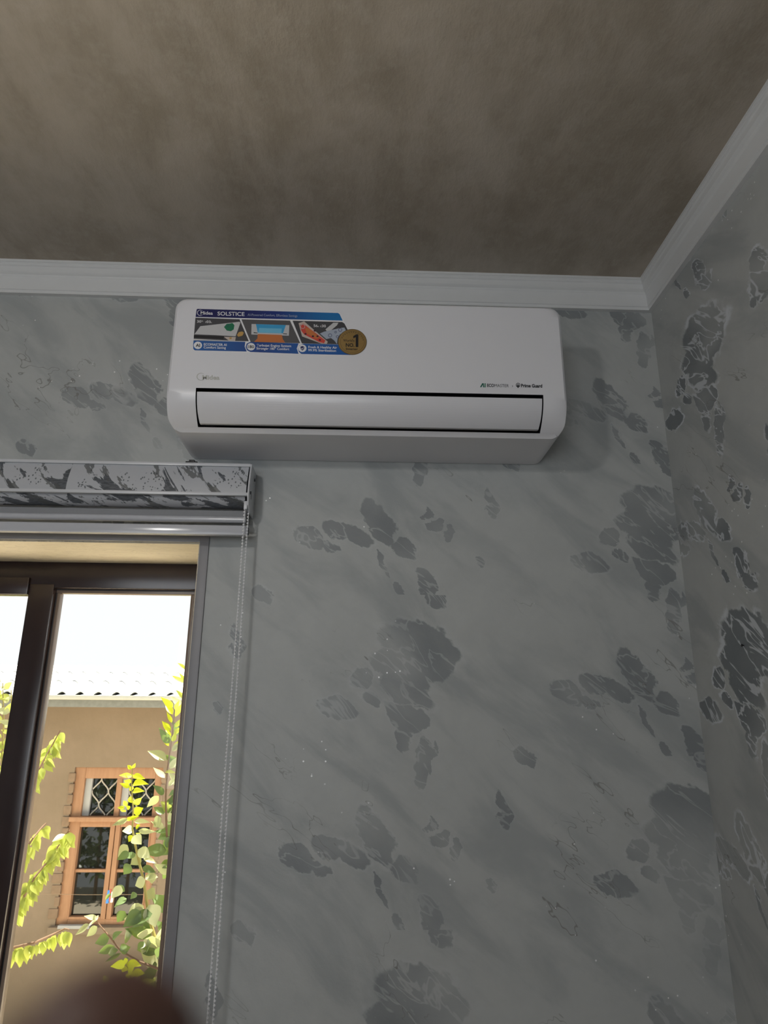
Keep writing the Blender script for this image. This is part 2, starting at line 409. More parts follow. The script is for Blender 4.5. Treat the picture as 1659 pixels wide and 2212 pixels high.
for a, b in zip(rows, rows[1:]):
    for i in range(7):
        if 2 <= i <= 4 and a[0] <= SZ1+1e-4 and b[0] >= SZ0-1e-4: continue
        hb.f.append([a[1][i], b[1][i], b[1][i+1], a[1][i+1]])
    hb.f.append([a[2], b[2], b[1][0], a[1][0]]); hb.f.append([a[1][-1], b[1][-1], b[3], a[3]])
    hb.f.append([a[4], b[4], b[2], a[2]]); hb.f.append([a[3], b[3], b[5], a[5]])
t_, b_ = rows[0], rows[-1]
hb.f.append([t_[2]]+t_[1]+[t_[3]]); hb.f.append([t_[4], t_[2], t_[3], t_[5]])
hb.f.append([b_[3]]+b_[1][::-1]+[b_[2]]); hb.f.append([b_[5], b_[3], b_[2], b_[4]])
hb.f.append([r[4] for r in rows]+[r[5] for r in rows[::-1]])
housing = hb.build('housing', M_plas, ac, smooth=True)
# dark outlet recess behind the flap
rc = MB(); zz = [r[0] for r in rows if SZ0-1e-4 <= r[0] <= SZ1+1e-4]
def fzz(z): return z if abs(z-SZ1) < 1e-4 or abs(z-SZ0) < 1e-4 else ZB + (z-ZB)*(1-2*EB/(ZT-ZB)) + EB
pr = [(yf(fzz(z)), fzz(z)) for z in zz]
k = len(pr); vv = []
for x in (SX0, SX1):
    for y, z in pr: vv.append(L(x, y+.0005, z))
    for y, z in pr: vv.append(L(x, -.13, z))
ff = []
for s in (0, 2*k):
    for i in range(k-1): ff.append([s+i, s+i+1, s+k+i+1, s+k+i])
ff += [[0, 2*k, 3*k, k], [k-1, 2*k-1, 4*k-1, 3*k-1], [k, 3*k, 4*k-1, 2*k-1]]
rc.add(vv, ff); rc.build('outlet_recess', M_dark, ac, fix=False)
# flap
fl = MB(); FX0, FX1, FZ1, FZ0 = SX0+.003, SX1-.003, SZ1-.0095, SZ0+.0085
k = 14; zf = [FZ1+(FZ0-FZ1)*i/(k-1) for i in range(k)]
prof = [(yf(z)-.0005, z) for z in zf] + [(yf(z)+.010, z) for z in zf[::-1]]
fl.extrude_x([(y, z-ZB) for y, z in prof], FX0-ACX, FX1-ACX, x0f=lambda p: FX0-ACX+max(0, (FZ0-ZB+.03-p[1]))**2*2.5, x1f=lambda p: FX1-ACX-max(0, (FZ0-ZB+.03-p[1]))**2*2.5)
fl.build('air_flap', M_plas2, ac, bevel=.0012, smooth=True)
lp = MB(); lp.extrude_x([(yf(SZ0)+.004, SZ0-ZB-.001), (yf(SZ0)+.004, SZ0-ZB+.002), (yf(SZ0)+.05, SZ0-ZB+.008), (yf(SZ0)+.05, SZ0-ZB-.001)], SX0-ACX+.004, SX1-ACX-.004)
lp.build('outlet_lip', M_plas2, ac)
# mounting plate behind the body
bxo('mounting_plate', M_screw, ac, -.35, .35, -.0035, -.0005, .03, .30)

# prints
def pmat(name, col, rough=.35, metal=0.): return plain(name, col, rough, metal, var=.01)
K = dict(white=pmat('print_white', (.80, .80, .82)), grey=pmat('print_dark_grey', (.055, .055, .062)), grey2=pmat('print_mid_grey', (.095, .092, .097)), navy=pmat('print_navy', (.006, .010, .10)),
         black=pmat('print_black', (.008, .008, .010)), cyan=pmat('print_cyan', (.04, .33, .62)), cyan2=pmat('print_light_cyan', (.16, .50, .72)), orange=pmat('print_orange', (.55, .17, .05)), red=pmat('print_red', (.62, .07, .05)),
         green=pmat('print_green', (.005, .16, .075)), pale=pmat('print_pale_grey', (.55, .55, .56)), yellow=pmat('print_ochre', (.50, .30, .09)), beige=pmat('print_beige', (.55, .47, .42)), gold=plain('medal_gold', (.36, .235, .085), .38, .55, var=.2, vscale=30),
         gold2=pmat('medal_dark_gold', (.17, .11, .045), .4, .4), text=pmat('print_charcoal', (.035, .04, .045)), teal=pmat('print_teal_green', (.01, .13, .085)), silver=pmat('badge_silver', (.48, .49, .47), .35, .35), bluegrey=pmat('print_blue_grey', (.38, .43, .52)), ink=pmat('print_dark_plum', (.05, .015, .03)))
def gradmat(name, stops, x0, x1):
    t = NT(name); o = t.obj(); sp = t.new('ShaderNodeSeparateXYZ'); t.link(o, sp.inputs[0])
    cr = t.new('ShaderNodeValToRGB'); t.link(t.smooth(sp.outputs[0], x0, x1), cr.inputs[0])
    el = cr.color_ramp.elements; el[0].color = (*stops[0], 1); el[1].color = (*stops[-1], 1)
    if len(stops) == 3: e = el.new(.5); e.color = (*stops[1], 1)
    t.setp(Base_Color=cr.outputs[0], Roughness=.35); return t.m
def acp(px, py, lift=.0):                         # point of the front panel seen at a photo position, local to the unit
    p = AINV @ at(px, py, YF); p.y = YF-lift; return p
def poly(name, pts, mat, lift, parent=None, th=.0003):
    q = [acp(*p, lift) for p in pts]; n = len(q)
    v = q + [p+Vector((0, th, 0)) for p in q]
    f = [list(range(n)), list(range(2*n-1, n-1, -1))] + [[i, n+i, n+(i+1) % n, (i+1) % n] for i in range(n)]
    return MB().add(v, f).build(name, mat, parent or sticker)
def circle(cx, cy, rx, ry, n=28, a0=0, a1=360): return [(cx+rx*math.cos(R(a0+(a1-a0)*i/n)), cy+ry*math.sin(R(a0+(a1-a0)*i/n))) for i in range(n)]
def ring(name, cx, cy, rx, ry, wd, mat, lift, parent, a0=0, a1=360, n=40, taper=False):
    v, f = [], []
    for i in range(n+1):
        a = R(a0+(a1-a0)*i/n); ww = wd*(math.sin(math.pi*i/n)*.8+.2) if taper else wd
        for rr in (1, 0): v.append(acp(cx+(rx-(1-rr)*ww)*math.cos(a), cy+(ry-(1-rr)*ww)*math.sin(a), lift))
    for i in range(n): f.append([2*i, 2*i+1, 2*i+3, 2*i+2])
    return MB().add(v, f).build(name, mat, parent, fix=False)
def text(name, s, x0, x1, ybase, cap, mat, lift, parent=None, bold=.0, slope=.0235, shear=0.):
    cu = bpy.data.curves.new(name, 'FONT'); cu.body = s; cu.size = 1; cu.offset = bold; cu.extrude = 0; cu.shear = shear; cu.resolution_u = 3
    o = bpy.data.objects.new(name, cu); COL.objects.link(o)
    dg = bpy.context.evaluated_depsgraph_get(); me = bpy.data.meshes.new_from_object(o.evaluated_get(dg))
    bpy.data.objects.remove(o)
    xs = [v.co.x for v in me.vertices]; a, b = min(xs), max(xs)
    for v in me.vertices:
        px = x0+(v.co.x-a)/(b-a)*(x1-x0); py = ybase+(px-x0)*slope-v.co.y/.70*cap
        v.co = acp(px, py, lift)
    me.materials.clear(); me.materials.append(mat); me.update()
    return obj(name, me, mat, parent or sticker)
sticker = empty('promo_sticker', (0, 0, 0), ac)
sticker['label'] = 'blue promotional sticker with three product pictures'
def xl(px, py): return acp(px, py).x
M_band = gradmat('print_band_blue', [(.004, .006, .085), (.006, .03, .20), (.01, .16, .42)], xl(470, 675), xl(735, 690))
M_low = gradmat('print_low_band', [(.012, .10, .34), (.008, .05, .24), (.012, .10, .36)], xl(420, 750), xl(700, 750))
B1, B2, B3, B4 = .0003, .0006, .0009, .0012
poly('sticker_backing', [(426, 666.8), (430, 666.2), (731, 675.2), (735, 677.5), (742.5, 693), (757, 722), (757, 768), (420, 758.8), (417, 756.5), (416, 752), (418.5, 722)], K['white'], B1)
poly('top_band', [(425, 668.5), (427, 667.4), (730, 676.3), (733.5, 678.5), (740.2, 692.8), (422.6, 684.8)], M_band, B2)
poly('picture_ground', [(422.2, 686.6), (517.5, 690), (537.5, 737.3), (418.2, 735.5)], K['grey'], B2)
poly('picture_ground', [(521.5, 690), (626.5, 692.8), (648.5, 741.5), (541.5, 739)], K['grey2'], B2)
poly('picture_ground', [(632, 693), (739, 695.8), (744, 699), (756, 722), (756, 744.5), (652, 742)], K['grey'], B2)
poly('low_band', [(418.1, 735.8), (530, 738.6), (528.5, 749), (533, 759.5), (421, 757), (417.6, 754), (417.4, 746)], M_low, B2)
poly('low_band', [(540, 739), (645, 742), (641, 753), (645, 764.4), (541, 760.5), (534, 757), (530.5, 750), (533, 742.5)], M_low, B2)
poly('low_band', [(656, 742.6), (757, 745), (757, 767), (651, 764.8), (645.5, 760), (643.6, 753.5), (647, 746)], M_low, B2)
# picture one
poly('unit_picture', [(420, 722.5), (426.5, 714), (433, 705), (517.5, 695.5), (519.5, 697.5), (509, 727), (470, 724.5)], K['pale'], B3)
poly('unit_picture', [(419, 724.5), (484, 727), (483, 733), (418.6, 729.5)], K['black'], B3)
poly('unit_picture', [(418.4, 732), (505, 736.8), (418.3, 735.3)], K['pale'], B3)
poly('unit_picture', [(484, 728), (509.5, 728.5), (508, 736.8), (494, 736)], K['beige'], B3)
poly('green_block', [(484, 707), (490, 700), (497, 699.5), (502, 698), (506.5, 703), (505, 712), (499, 716), (490, 714.5)], K['green'], B4)
poly('green_block', [(489, 703), (495, 701), (497, 705), (491, 708)], K['teal'], B4+.0003)
poly('ochre_leaf', [(512, 724), (516, 718), (523, 716.5), (527, 719), (524, 725.5), (515, 728)], K['yellow'], B4)
poly('ochre_leaf', [(495, 730), (500, 728.5), (501, 732), (497, 733.5)], K['yellow'], B4)
# picture two
poly('unit_picture', [(543.5, 700.2), (625, 702.8), (624, 725.5), (543, 722.8)], K['pale'], B3)
poly('warm_air', [(557, 722), (609, 724), (611, 733), (616, 740.7), (549, 738.9), (556, 732)], K['orange'], B3+.0002)
poly('cold_air', [(553, 700.7), (617.5, 702.8), (611.5, 720.5), (557, 719)], K['cyan'], B4)
poly('cold_air', [(560, 709), (609, 710.5), (608, 720.3), (558, 719)], K['cyan2'], B4+.0002)
poly('outlet_line', [(548, 718), (556.5, 719.3), (556.5, 720.5), (548, 720)], K['black'], B4)
poly('outlet_line', [(611.5, 720.7), (620, 721), (620, 722.5), (611.5, 722)], K['black'], B4)
# picture three
poly('tube_picture', [(645, 698.5), (657, 694.5), (708, 738.5), (706, 743), (694, 742.5), (652.5, 727)], K['beige'], B3)
poly('tube_picture', [(648, 703), (655, 699.5), (662, 705), (703, 736), (700, 742), (690, 739.5), (657, 723), (651, 715)], K['red'], B4)
poly('tube_picture', [(659, 708), (668, 710), (690, 729), (684, 733), (662, 721)], K['orange'], B4+.0002)
for q in ((660, 722), (676, 727), (691, 735), (680, 715), (686, 727)): poly('tube_speck', circle(*q, 2.6, 2.0, 8), K['ink'], B4+.0004)
ring('tube_mark', 654, 706, 5, 5, .9, K['pale'], B4+.0004, sticker)
poly('tube_picture', [(703, 712), (720, 697.5), (731, 697.5), (728, 703), (709, 719)], K['pale'], B3)
poly('tube_picture', [(691, 721), (700, 717), (735, 709), (744, 708), (748, 716), (734, 723), (729, 733), (728, 743.5), (722, 736), (715, 730.5), (705, 733)], K['bluegrey'], B3+.0002)
for q in ((713, 725, 4), (735, 713, 4), (725, 718, 2.4), (729, 728, 3)): ring('tube_mark', q[0], q[1], q[2], q[2], .9, K['navy'], B4, sticker)
# badges in the low band
for cx_, cy_ in ((427.6, 746.3), (542.3, 749.3), (653.2, 752.8)): poly('round_badge', circle(cx_, cy_, 8.9, 8.0), K['white'], B3)
text('badge_print', 'AI', 423, 432.5, 749.6, 6.6, K['black'], B4, bold=.03)
text('badge_print', '180', 535.5, 549, 752.4, 6.2, K['black'], B4, bold=.02)
poly('badge_shield', [(649, 749.5), (653.2, 747.8), (657.3, 749.7), (657, 754), (653.2, 758), (649.4, 754)], K['navy'], B4)
poly('badge_shield', [(651, 752.2), (652.8, 754), (655.8, 750.8), (656.2, 751.6), (652.8, 755.6), (650.6, 753)], K['white'], B4+.0003)
text('badge_print', 'ECOMASTER AI', 440.3, 489.8, 746.6, 5.0, K['white'], B3, bold=.02)
text('badge_print', 'Comfort Saving', 440, 488, 752.9, 5.0, K['white'], B3, bold=.015)
text('badge_print', 'Turbojet Engine System', 554.5, 629, 748.5, 5.0, K['white'], B3, bold=.015)
text('badge_print', 'Stronger 180° Comfort', 554, 625, 755.2, 5.0, K['white'], B3, bold=.015)
text('badge_print', 'Fresh & Healthy Air', 666, 728, 752.3, 5.0, K['white'], B3, bold=.015)
text('badge_print', '99.9% Sterilization', 665.8, 726, 759.0, 5.0, K['white'], B3, bold=.015)
ring('brand_swoosh', 432.8, 676.2, 6.9, 6.2, 1.1, K['white'], B3, sticker, -40, -330, taper=True)
text('brand_print', 'Midea', 433.5, 459.8, 679.6, 7.0, K['white'], B3, bold=.012)
text('brand_print', 'SOLSTICE', 470, 528.3, 681.6, 8.2, K['white'], B3, bold=.012)
text('brand_print', 'AI-Powered Comfort, Effortless Savings', 535, 642.5, 682.6, 5.0, K['bluegrey'], B3)
text('figure_print', '30', 425.8, 435, 697.4, 5.2, K['white'], B4, bold=.01)
text('figure_print', '%', 435.6, 439, 695.4, 2.8, K['white'], B4)
text('figure_print', '‹03', 443.5, 455, 698, 5.2, K['white'], B4, bold=.01)
text('figure_print', 'c', 455.3, 457.8, 698.3, 3.2, K['white'], B4)
text('figure_print', '56', 677.5, 686, 706.8, 5.6, K['white'], B4, bold=.01)
text('figure_print', 'c', 686.4, 689.4, 707, 3.4, K['white'], B4)
text('figure_print', '‹30', 692, 704, 707.3, 5.6, K['white'], B4, bold=.01)
# gold medal
medal = empty('gold_medal_sticker', (0, 0, 0), ac); medal['label'] = 'round gold award sticker'
ML = .0016
poly('medal_disc', circle(761, 739.2, 31, 27.6, 48), K['gold'], ML, medal, .0014)
ring('medal_rim', 761, 739.2, 31, 27.6, 1.3, K['gold2'], ML+.0003, medal)
ring('medal_rim', 761, 739.2, 26.4, 23.6, .7, K['gold2'], ML+.0003, medal)
for a in range(205, 352, 12): poly('medal_star', circle(761+23.8*math.cos(R(a)), 739.2+21.0*math.sin(R(a)), .9, .9, 6), K['black'], ML+.0003, medal, .0002)
text('medal_print', "World's", 741.5, 765.5, 738.6, 5.2, K['black'], ML+.0003, medal, bold=.01)
text('medal_print', 'NO.', 747, 765.5, 749.6, 7.4, K['black'], ML+.0003, medal, bold=.03)
text('medal_print', 'Inverter', 747.5, 773, 756.6, 4.8, K['black'], ML+.0003, medal, bold=.02)
poly('medal_one', [(763, 727.2), (769.5, 723), (774.2, 723.2), (774, 750.6), (768.3, 750.4), (768.5, 729.4), (763.2, 731.4)], K['black'], ML+.0003, medal, .0002)
# panel badges
logo = empty('brand_badge', (0, 0, 0), ac); logo['label'] = 'silver brand lettering on the front panel'
ring('badge_swoosh', 434, 814, 9.2, 8.2, 1.8, K['silver'], .0006, logo, -40, -325, taper=True)
text('badge_letters', 'Midea', 437, 474.5, 819.6, 9.2, K['silver'], .0006, logo, bold=.03, slope=.02)
pl = empty('feature_print', (0, 0, 0), ac)
poly('feature_mark', [(1036.8, 836.4), (1041.6, 828), (1044.8, 828), (1046, 836.8), (1043.6, 836.8), (1042.9, 831), (1039.8, 836.6)], K['teal'], .0004, pl)
poly('feature_mark', [(1046.8, 828.2), (1048.9, 828.2), (1048.9, 836.9), (1046.8, 836.9)], K['green'], .0004, pl)
text('feature_letters', 'ECO', 1052, 1067.3, 835.6, 6.4, K['text'], .0004, pl, bold=.035, slope=.021)
text('feature_letters', 'MASTER', 1068, 1099, 836, 6.4, K['text'], .0004, pl, slope=.021)
text('feature_letters', '›', 1105.6, 1108, 836, 5.5, K['text'], .0004, pl)
ring('feature_shield', 1119, 832, 4.6, 4.8, 1.3, K['text'], .0004, pl)
poly('feature_shield', [(1115.5, 833), (1122.6, 833), (1119, 839)], K['text'], .0004, pl)
poly('feature_shield', circle(1119, 831.6, 1.6, 1.6, 8), K['text'], .0004, pl)
text('feature_letters', 'Prime Guard', 1125.3, 1171.3, 836.3, 6.8, K['text'], .0004, pl, bold=.045, slope=.021)

# ------------------------------------------------------------------ roller blind over the window
BX0, BX1 = -1.62, -.287
bl = empty('roller_blind', (0, 0, 0)); tag(bl, 'white cassette roller blind with grey patterned fabric, raised over the window', 'window blind')
fab = [(-.0725-.022*math.sin(math.pi*.5*i/8), 2.2195-(2.2195-2.142)*i/8) for i in range(9)]
fp = fab + [(y+.003, z) for y, z in fab[::-1]]
MB().extrude_x(fp, BX0+.004, BX1-.004).build('fascia_fabric', M_fab, bl, smooth=True)
def railbox(name, y0, y1, z0, z1, x0=BX0, x1=BX1, mat=M_alu, bev=.0012): return bxo(name, mat, bl, x0, x1, y0, y1, z0, z1, bev)
railbox('fascia_top_rail', -.078, -.0, 2.2195, 2.2275)
railbox('fascia_lower_rail', -.0975, -.088, 2.1345, 2.1425)
railbox('cassette_back', -.004, -.0005, 2.11, 2.22)
for x in (BX1, BX0-.004):
    cap = [(-.0005, 2.226), (-.078, 2.226), (-.086, 2.20), (-.0955, 2.165), (-.0985, 2.136), (-.09, 2.112), (-.06, 2.10), (-.0005, 2.10)]
    MB().extrude_x(cap, x, x+.004).build('end_cap', M_alu, bl, bevel=.0008, smooth=True)
for y, z in ((-.028, 2.20), (-.078, 2.148)):
    MB().tube([(BX1+.003, y, z), (BX1+.0065, y, z)], .004, 10).build('screw', M_screw, bl, smooth=True)
bxo('cap_slot', M_screw, bl, BX1+.0035, BX1+.0046, -.064, -.060, 2.136, 2.156)
# rolled fabric and hanging part
ry, rz, rr = -.050, 2.150, .036
roll = MB(); roll.tube([(BX0+.01, ry, rz), (BX1-.008, ry, rz)], rr, 28); roll.build('fabric_roll', M_fab, bl, smooth=True)
sh = [(-.050, 2.108), (-.052, 2.090), (-.0535, 2.074), (-.0525, 2.074), (-.046, 2.090), (-.040, 2.112)]
MB().extrude_x(sh, BX0+.012, BX1-.008).build('sheer_fabric', M_sheer, bl)
MB().tube([(BX0+.01, -.058, 2.0815), (BX1-.006, -.058, 2.0815)], .0085, 16).build('fabric_tube', M_rail, bl, smooth=True)
railbox('bottom_rail', -.067, -.048, 2.040, 2.0645, BX0+.008, BX1+.001, M_rail, .002)
railbox('bottom_rail_lip', -.0685, -.066, 2.0395, 2.0425, BX0+.008, BX1+.001, M_alu, .0006)
bxo('rail_end_plug', M_black, bl, BX1+.001, BX1+.003, -.063, -.052, 2.043, 2.060, .0006)
bxo('wall_bracket', M_black, bl, -.455, -.425, -.074, -.0005, 2.2275, 2.2325, .0006)
bxo('bracket_clip', M_black, bl, -.447, -.433, -.072, -.02, 2.2325, 2.2375, .0006)
bxo('chain_guide', M_alu, bl, BX1-.009, BX1-.0005, -.085, -.062, 2.103, 2.124, .001)
# bead chain: two strands
ico = bmesh.new(); bmesh.ops.create_icosphere(ico, subdivisions=1, radius=.0029)
iv = [v.co.copy() for v in ico.verts]; ifc = [[v.index for v in f.verts] for f in ico.faces]; ico.free()
ch = MB()
for (xa, ya, xb, yb) in ((-.2925, -.082, -.2985, -.082), (-.2855, -.066, -.2895, -.0665)):
    z = 2.112
    while z > .72:
        k = (2.112-z)/1.1; x = xa+(xb-xa)*k + .0012*math.sin(z*9+xa*50); y = ya+(yb-ya)*k
        ch.add([p+Vector((x, y, z)) for p in iv], ifc); z -= .0082
    ch.tube([(xa, ya, 2.115), ((xa+xb)/2, ya, 1.6), (xb+(xb-xa)*.3, yb, .72)], .0007, 5)
c_ = ch.build('bead_chain', M_chain, bl, smooth=True); c_['kind'] = 'stuff'; c_['label'] = 'white bead pull chain'

# ------------------------------------------------------------------ pendant lamp above and left of the camera
LPOS = Vector((-.66, -1.66, 2.42))
lamp = empty('pendant_lamp', (LPOS.x, LPOS.y, ZC)); tag(lamp, 'white glass globe pendant lamp hanging from the ceiling', 'lamp')
MB().tube([(0, 0, 0), (0, 0, -.012), (0, 0, -.022)], .05, 24, r2=.03).build('ceiling_rose', M_white, lamp, smooth=True)
MB().tube([(0, 0, -.02), (0, 0, LPOS.z-ZC+.075)], .003, 8).build('cord', M_white, lamp)
MB().tube([(0, 0, LPOS.z-ZC+.045), (0, 0, LPOS.z-ZC+.08)], .02, 16).build('lamp_holder', M_white, lamp, smooth=True)
bm = bmesh.new(); bmesh.ops.create_uvsphere(bm, u_segments=24, v_segments=14, radius=.055); gm = bpy.data.meshes.new('globe'); bm.to_mesh(gm); bm.free()
for p in gm.polygons: p.use_smooth = True
t = NT('lamp_globe_lit'); em = t.new('ShaderNodeEmission'); em.inputs[0].default_value = (1, .97, .93, 1); em.inputs[1].default_value = 115
t.link(em.outputs[0], t.out.inputs[0])
g = obj('globe', gm, t.m, lamp, (0, 0, LPOS.z-ZC))

# ------------------------------------------------------------------ outside: yard, house
GZ = -1.25
M_yard = plain('yard_concrete', (.68, .59, .47), .8, var=.12, vscale=2)
M_plaster = None
t = NT('house_plaster'); o_ = t.obj(); a_ = t.noise(o_, 1.3, 5, .6); b_n = t.noise(o_, 14, 5, .7)
t.setp(Base_Color=t.mix(t.math('MULTIPLY', b_n, .5), t.mix(t.smooth(a_, .35, .65), (.265, .205, .145), (.31, .24, .175)), (.22, .17, .12)), Roughness=.9)
t.bump(b_n, .4, .01); M_plaster = t.m
t = NT('orange_pine'); o_ = t.obj(); a_ = t.noise(t.mapping(o_, scale=(14, 14, 1.6)), 2.5, 5, .65)
t.setp(Base_Color=t.mix(a_, (.30, .15, .08), (.52, .30, .175)), Roughness=.6); M_wood = t.m
M_brick = plain('old_brick', (.27, .19, .13), .9, var=.25)
M_roof = plain('roof_sheet', (.62, .63, .62), .7, var=.08)
M_gut = plain('gutter_pale_paint', (.56, .56, .50), .6)
M_fasc = plain('fascia_zinc', (.23, .24, .235), .55, var=.25, vscale=25)
M_dglass = plain('dark_pane', (.012, .014, .012), .02, spec=.9)
M_grille = plain('grille_paint', (.50, .47, .42), .5)
M_grey = plain('grey_inner_frame', (.42, .43, .44), .6)
M_outwall = plain('outer_render', (.6, .55, .48), .9)
struct(bxo('floor_yard', M_yard, None, -14, 8, WT, 20, GZ-.2, GZ))
HY = 6.0
house = empty('house', (-2.5, HY, GZ)); tag(house, 'beige plastered house with corrugated roof across the yard', 'building')
HL = lambda p: (p[0]+2.5, p[1]-HY, p[2]-GZ)
def hbox(name, mat, x0, x1, y0, y1, z0, z1, parent=None, bevel=0.): return bxo(name, mat, parent or house, x0+2.5, x1+2.5, y0-HY, y1-HY, z0-GZ, z1-GZ, bevel)
H = lambda px, py, Y=HY: at(px, py, Y)
wx0, wx1 = H(162, 1660).x, H(353, 1660).x; wz1, wz0 = H(250, 1658).z, H(200, 1999).z
EZ = H(250, 1528, HY-.5).z
fw = MB()
for a in ((-9, wx0, GZ, EZ+.1), (wx1, 3, GZ, EZ+.1), (wx0, wx1, wz1, EZ+.1), (wx0, wx1, GZ, wz0)):
    fw.box(a[0]+2.5, a[1]+2.5, 0, .3, a[2]-GZ, a[3]-GZ)
fw.build('facade', M_plaster, house)
hbox('side_wall', M_plaster, -9, 3, HY+.3, HY+5, GZ, EZ+.08)
gz1, gz0 = H(250, 1502.5, HY-.65).z, H(250, 1512, HY-.65).z
fz0 = H(250, 1528, HY-.57).z
hbox('gutter', M_gut, -9, 3, HY-.70, HY-.60, gz0, gz1, bevel=.008)
hbox('fascia_board', M_fasc, -9, 3, HY-.59, HY-.55, fz0, gz1-.005)
hbox('soffit', M_plaster, -9, 3, HY-.55, HY, fz0+.05, fz0+.09)
# corrugated roof rows
for i in range(3):
    y0 = HY-.68+i*1.15; z0 = gz1+.012+i*.165
    prof = []; n = 12*20
    v, f = [], []
    for j in range(n*4+1):
        x = -9+12*j/(n*4); zz_ = .022*abs(math.sin(math.pi*(x+3.257)/.177))**.8
        zz_ = .026*math.cos(2*math.pi*(x+3.257-.0)/.177)
        for (yy, dz) in ((y0, 0), (y0+1.25, .163)):
            v.append(HL((x, yy, z0+dz+zz_)))
    m_ = len(v)
    v += [(a, b, c-.008) for a, b, c in v]
    for j in range(n*4):
        f.append([2*j, 2*j+2, 2*j+3, 2*j+1]); f.append([m_+2*j, m_+2*j+1, m_+2*j+3, m_+2*j+2]); f.append([2*j, m_+2*j, m_+2*j+2, 2*j+2])
    MB().add(v, f).build('roof_sheet', M_roof, house, smooth=True)
# house window
hw = empty('house_window', (0, 0, 0), house)
hw['label'] = 'orange wooden casement window with an ornamental grille in the top lights'
fd0, fd1 = HY+.02, HY+.10
X = lambda px, py=1720: H(px, py).x
Z = lambda py, px=220: H(px, py).z
ua, ub, uc, ud = H(182, 1682).x, H(252, 1682).x, H(263, 1682).x, H(334, 1682).x
la, lb, lc, ld = H(171, 1790).x, H(237, 1790).x, H(259, 1790).x, H(324, 1790).x
zt1, zt0 = Z(1682), Z(1763); ztr1, ztr0 = Z(1764), Z(1774); zl1, zlm1, zlm0, zl0 = Z(1787), Z(1879), Z(1886), Z(1981)
def wbar(name, x0, x1, z0, z1, y0=fd0, y1=fd1, mat=M_wood): return hbox(name, mat, x0, x1, y0, y1, z0, z1, hw, .006)
wbar('frame_jamb', wx0, ua, wz0, wz1); wbar('frame_jamb', ud, wx1, wz0, wz1); wbar('frame_head', ua, ud, zt1, wz1)
wbar('transom', wx0+.02, wx1-.02, ztr0, ztr1, fd0-.07, fd0+.06, M_brick if False else M_wood)
wbar('top_mullion', ub, uc, ztr1, zt1)
wbar('frame_sill', ua, ud, wz0, wz0+.05)
for x0, x1, a, b in ((ua, lb+(lc-lb)*.5-.004, la, lb), (lb+(lc-lb)*.5+.004, ud, lc, ld)):
    wbar('casement_stile', max(x0, ua), a, wz0+.05, ztr0, fd0-.01); wbar('casement_stile', b, min(x1, ud), wz0+.05, ztr0, fd0-.01)
    wbar('casement_rail', a, b, zl1, ztr0, fd0-.01); wbar('casement_rail', a, b, wz0+.05, zl0, fd0-.01); wbar('glazing_bar', a, b, zlm0, zlm1, fd0+.01)
    for z0, z1 in ((zlm1, zl1), (zl0, zlm0)): hbox('pane', M_dglass, a, b, fd0+.05, fd0+.055, z0, z1, hw)
for a, b in ((ua, ub), (uc, ud)):
    hbox('pane', M_dglass, a, b, fd0+.07, fd0+.075, zt0-.02, zt1, hw)
    wbar('inner_frame', a, a+.07, ztr1, zt1, fd0+.03, fd0+.068, M_grey)
    g_ = MB(); x0 = a+.07; wd = (b-x0)/1.55
    for q in range(-1, 4):
        for s in (1, -1):
            pts = []
            for i in range(25):
                u = i/24; zz_ = zt1-.005-(zt1-ztr1-.01)*u
                xx = x0+wd*(q+.5*(1 if s > 0 else 0)) + s*wd*.25*(1-math.cos(2*math.pi*u*1.4))-(0 if s > 0 else -.5*wd)
                if x0-.002 <= xx <= b+.002: pts.append((xx+2.5, fd0+.055-HY, zz_-GZ))
                else:
                    if len(pts) > 1: g_.tube(pts, .0075, 6)
                    pts = []
            if len(pts) > 1: g_.tube(pts, .0075, 6)
    g_.build('grille', M_grille, hw, smooth=True)
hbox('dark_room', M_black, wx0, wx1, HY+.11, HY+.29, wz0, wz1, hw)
hbox('outer_sill', M_plaster, wx0-.05, wx1+.05, HY-.05, HY+.02, wz0-.07, wz0-.005, None, .01)
for i, (px, w_) in enumerate(((137, .10), (164, .17), (186, .08))):
    p = H(px, 2003, HY-.03); hbox('mortar_lump', M_grey, p.x-w_/2, p.x+w_/2, HY-.06, HY+.0, p.z-.01, p.z+.022, None, .008)
for i in range(13):                                      # broken brick ends beside the frame
    z = wz1-.10-i*.105; d = rng.uniform(.03, .10)
    p = hbox('brick', M_brick, wx0-d, wx0+.015, HY-.008-rng.uniform(0, .008), HY+.03, z-.04, z+.045, None, .006)
    q = hbox('brick', M_plaster, wx1-.01, wx1+rng.uniform(.02, .06), HY-.008, HY+.03, z-.04, z+.045, None, .006)
# clothes line and pegs
ly = 5.2
p0, p1 = at(-60, 1928, ly), at(420, 1932, ly)
tag(MB().tube([p0, (p0+p1)/2-Vector((0, 0, .01)), p1], .002, 6).build('clothes_line', plain('line_cord', (.30, .22, .15), .6)), 'thin pale clothes line in front of the orange window', 'line')
def peg(px0, py0, px1, py1, wd, mat, label):
    a, b = at(px0, py0, ly), at(px1, py1, ly)
    e = empty('clothes_peg', a); dx = b-a
    for s in (-1, 1):
        v = MB(); w2 = wd/2
        for i in (0, 1):
            pass
        v.add([(x+dx.x*k, y+s*.006, dx.z*k) for k in (0, 1) for x in (-w2, w2) for y in (-.004, .004)],
              [[0, 1, 3, 2], [4, 6, 7, 5], [0, 2, 6, 4], [1, 5, 7, 3], [0, 4, 5, 1], [2, 3, 7, 6]])
        v.build('peg_leg', mat, e, bevel=.001)
    MB().tube([(-w2*1.2+dx.x*.4, 0, dx.z*.4), (w2*1.2+dx.x*.4, 0, dx.z*.4)], .006, 8).build('peg_spring', M_screw, e)
    tag(e, label, 'clothes peg')
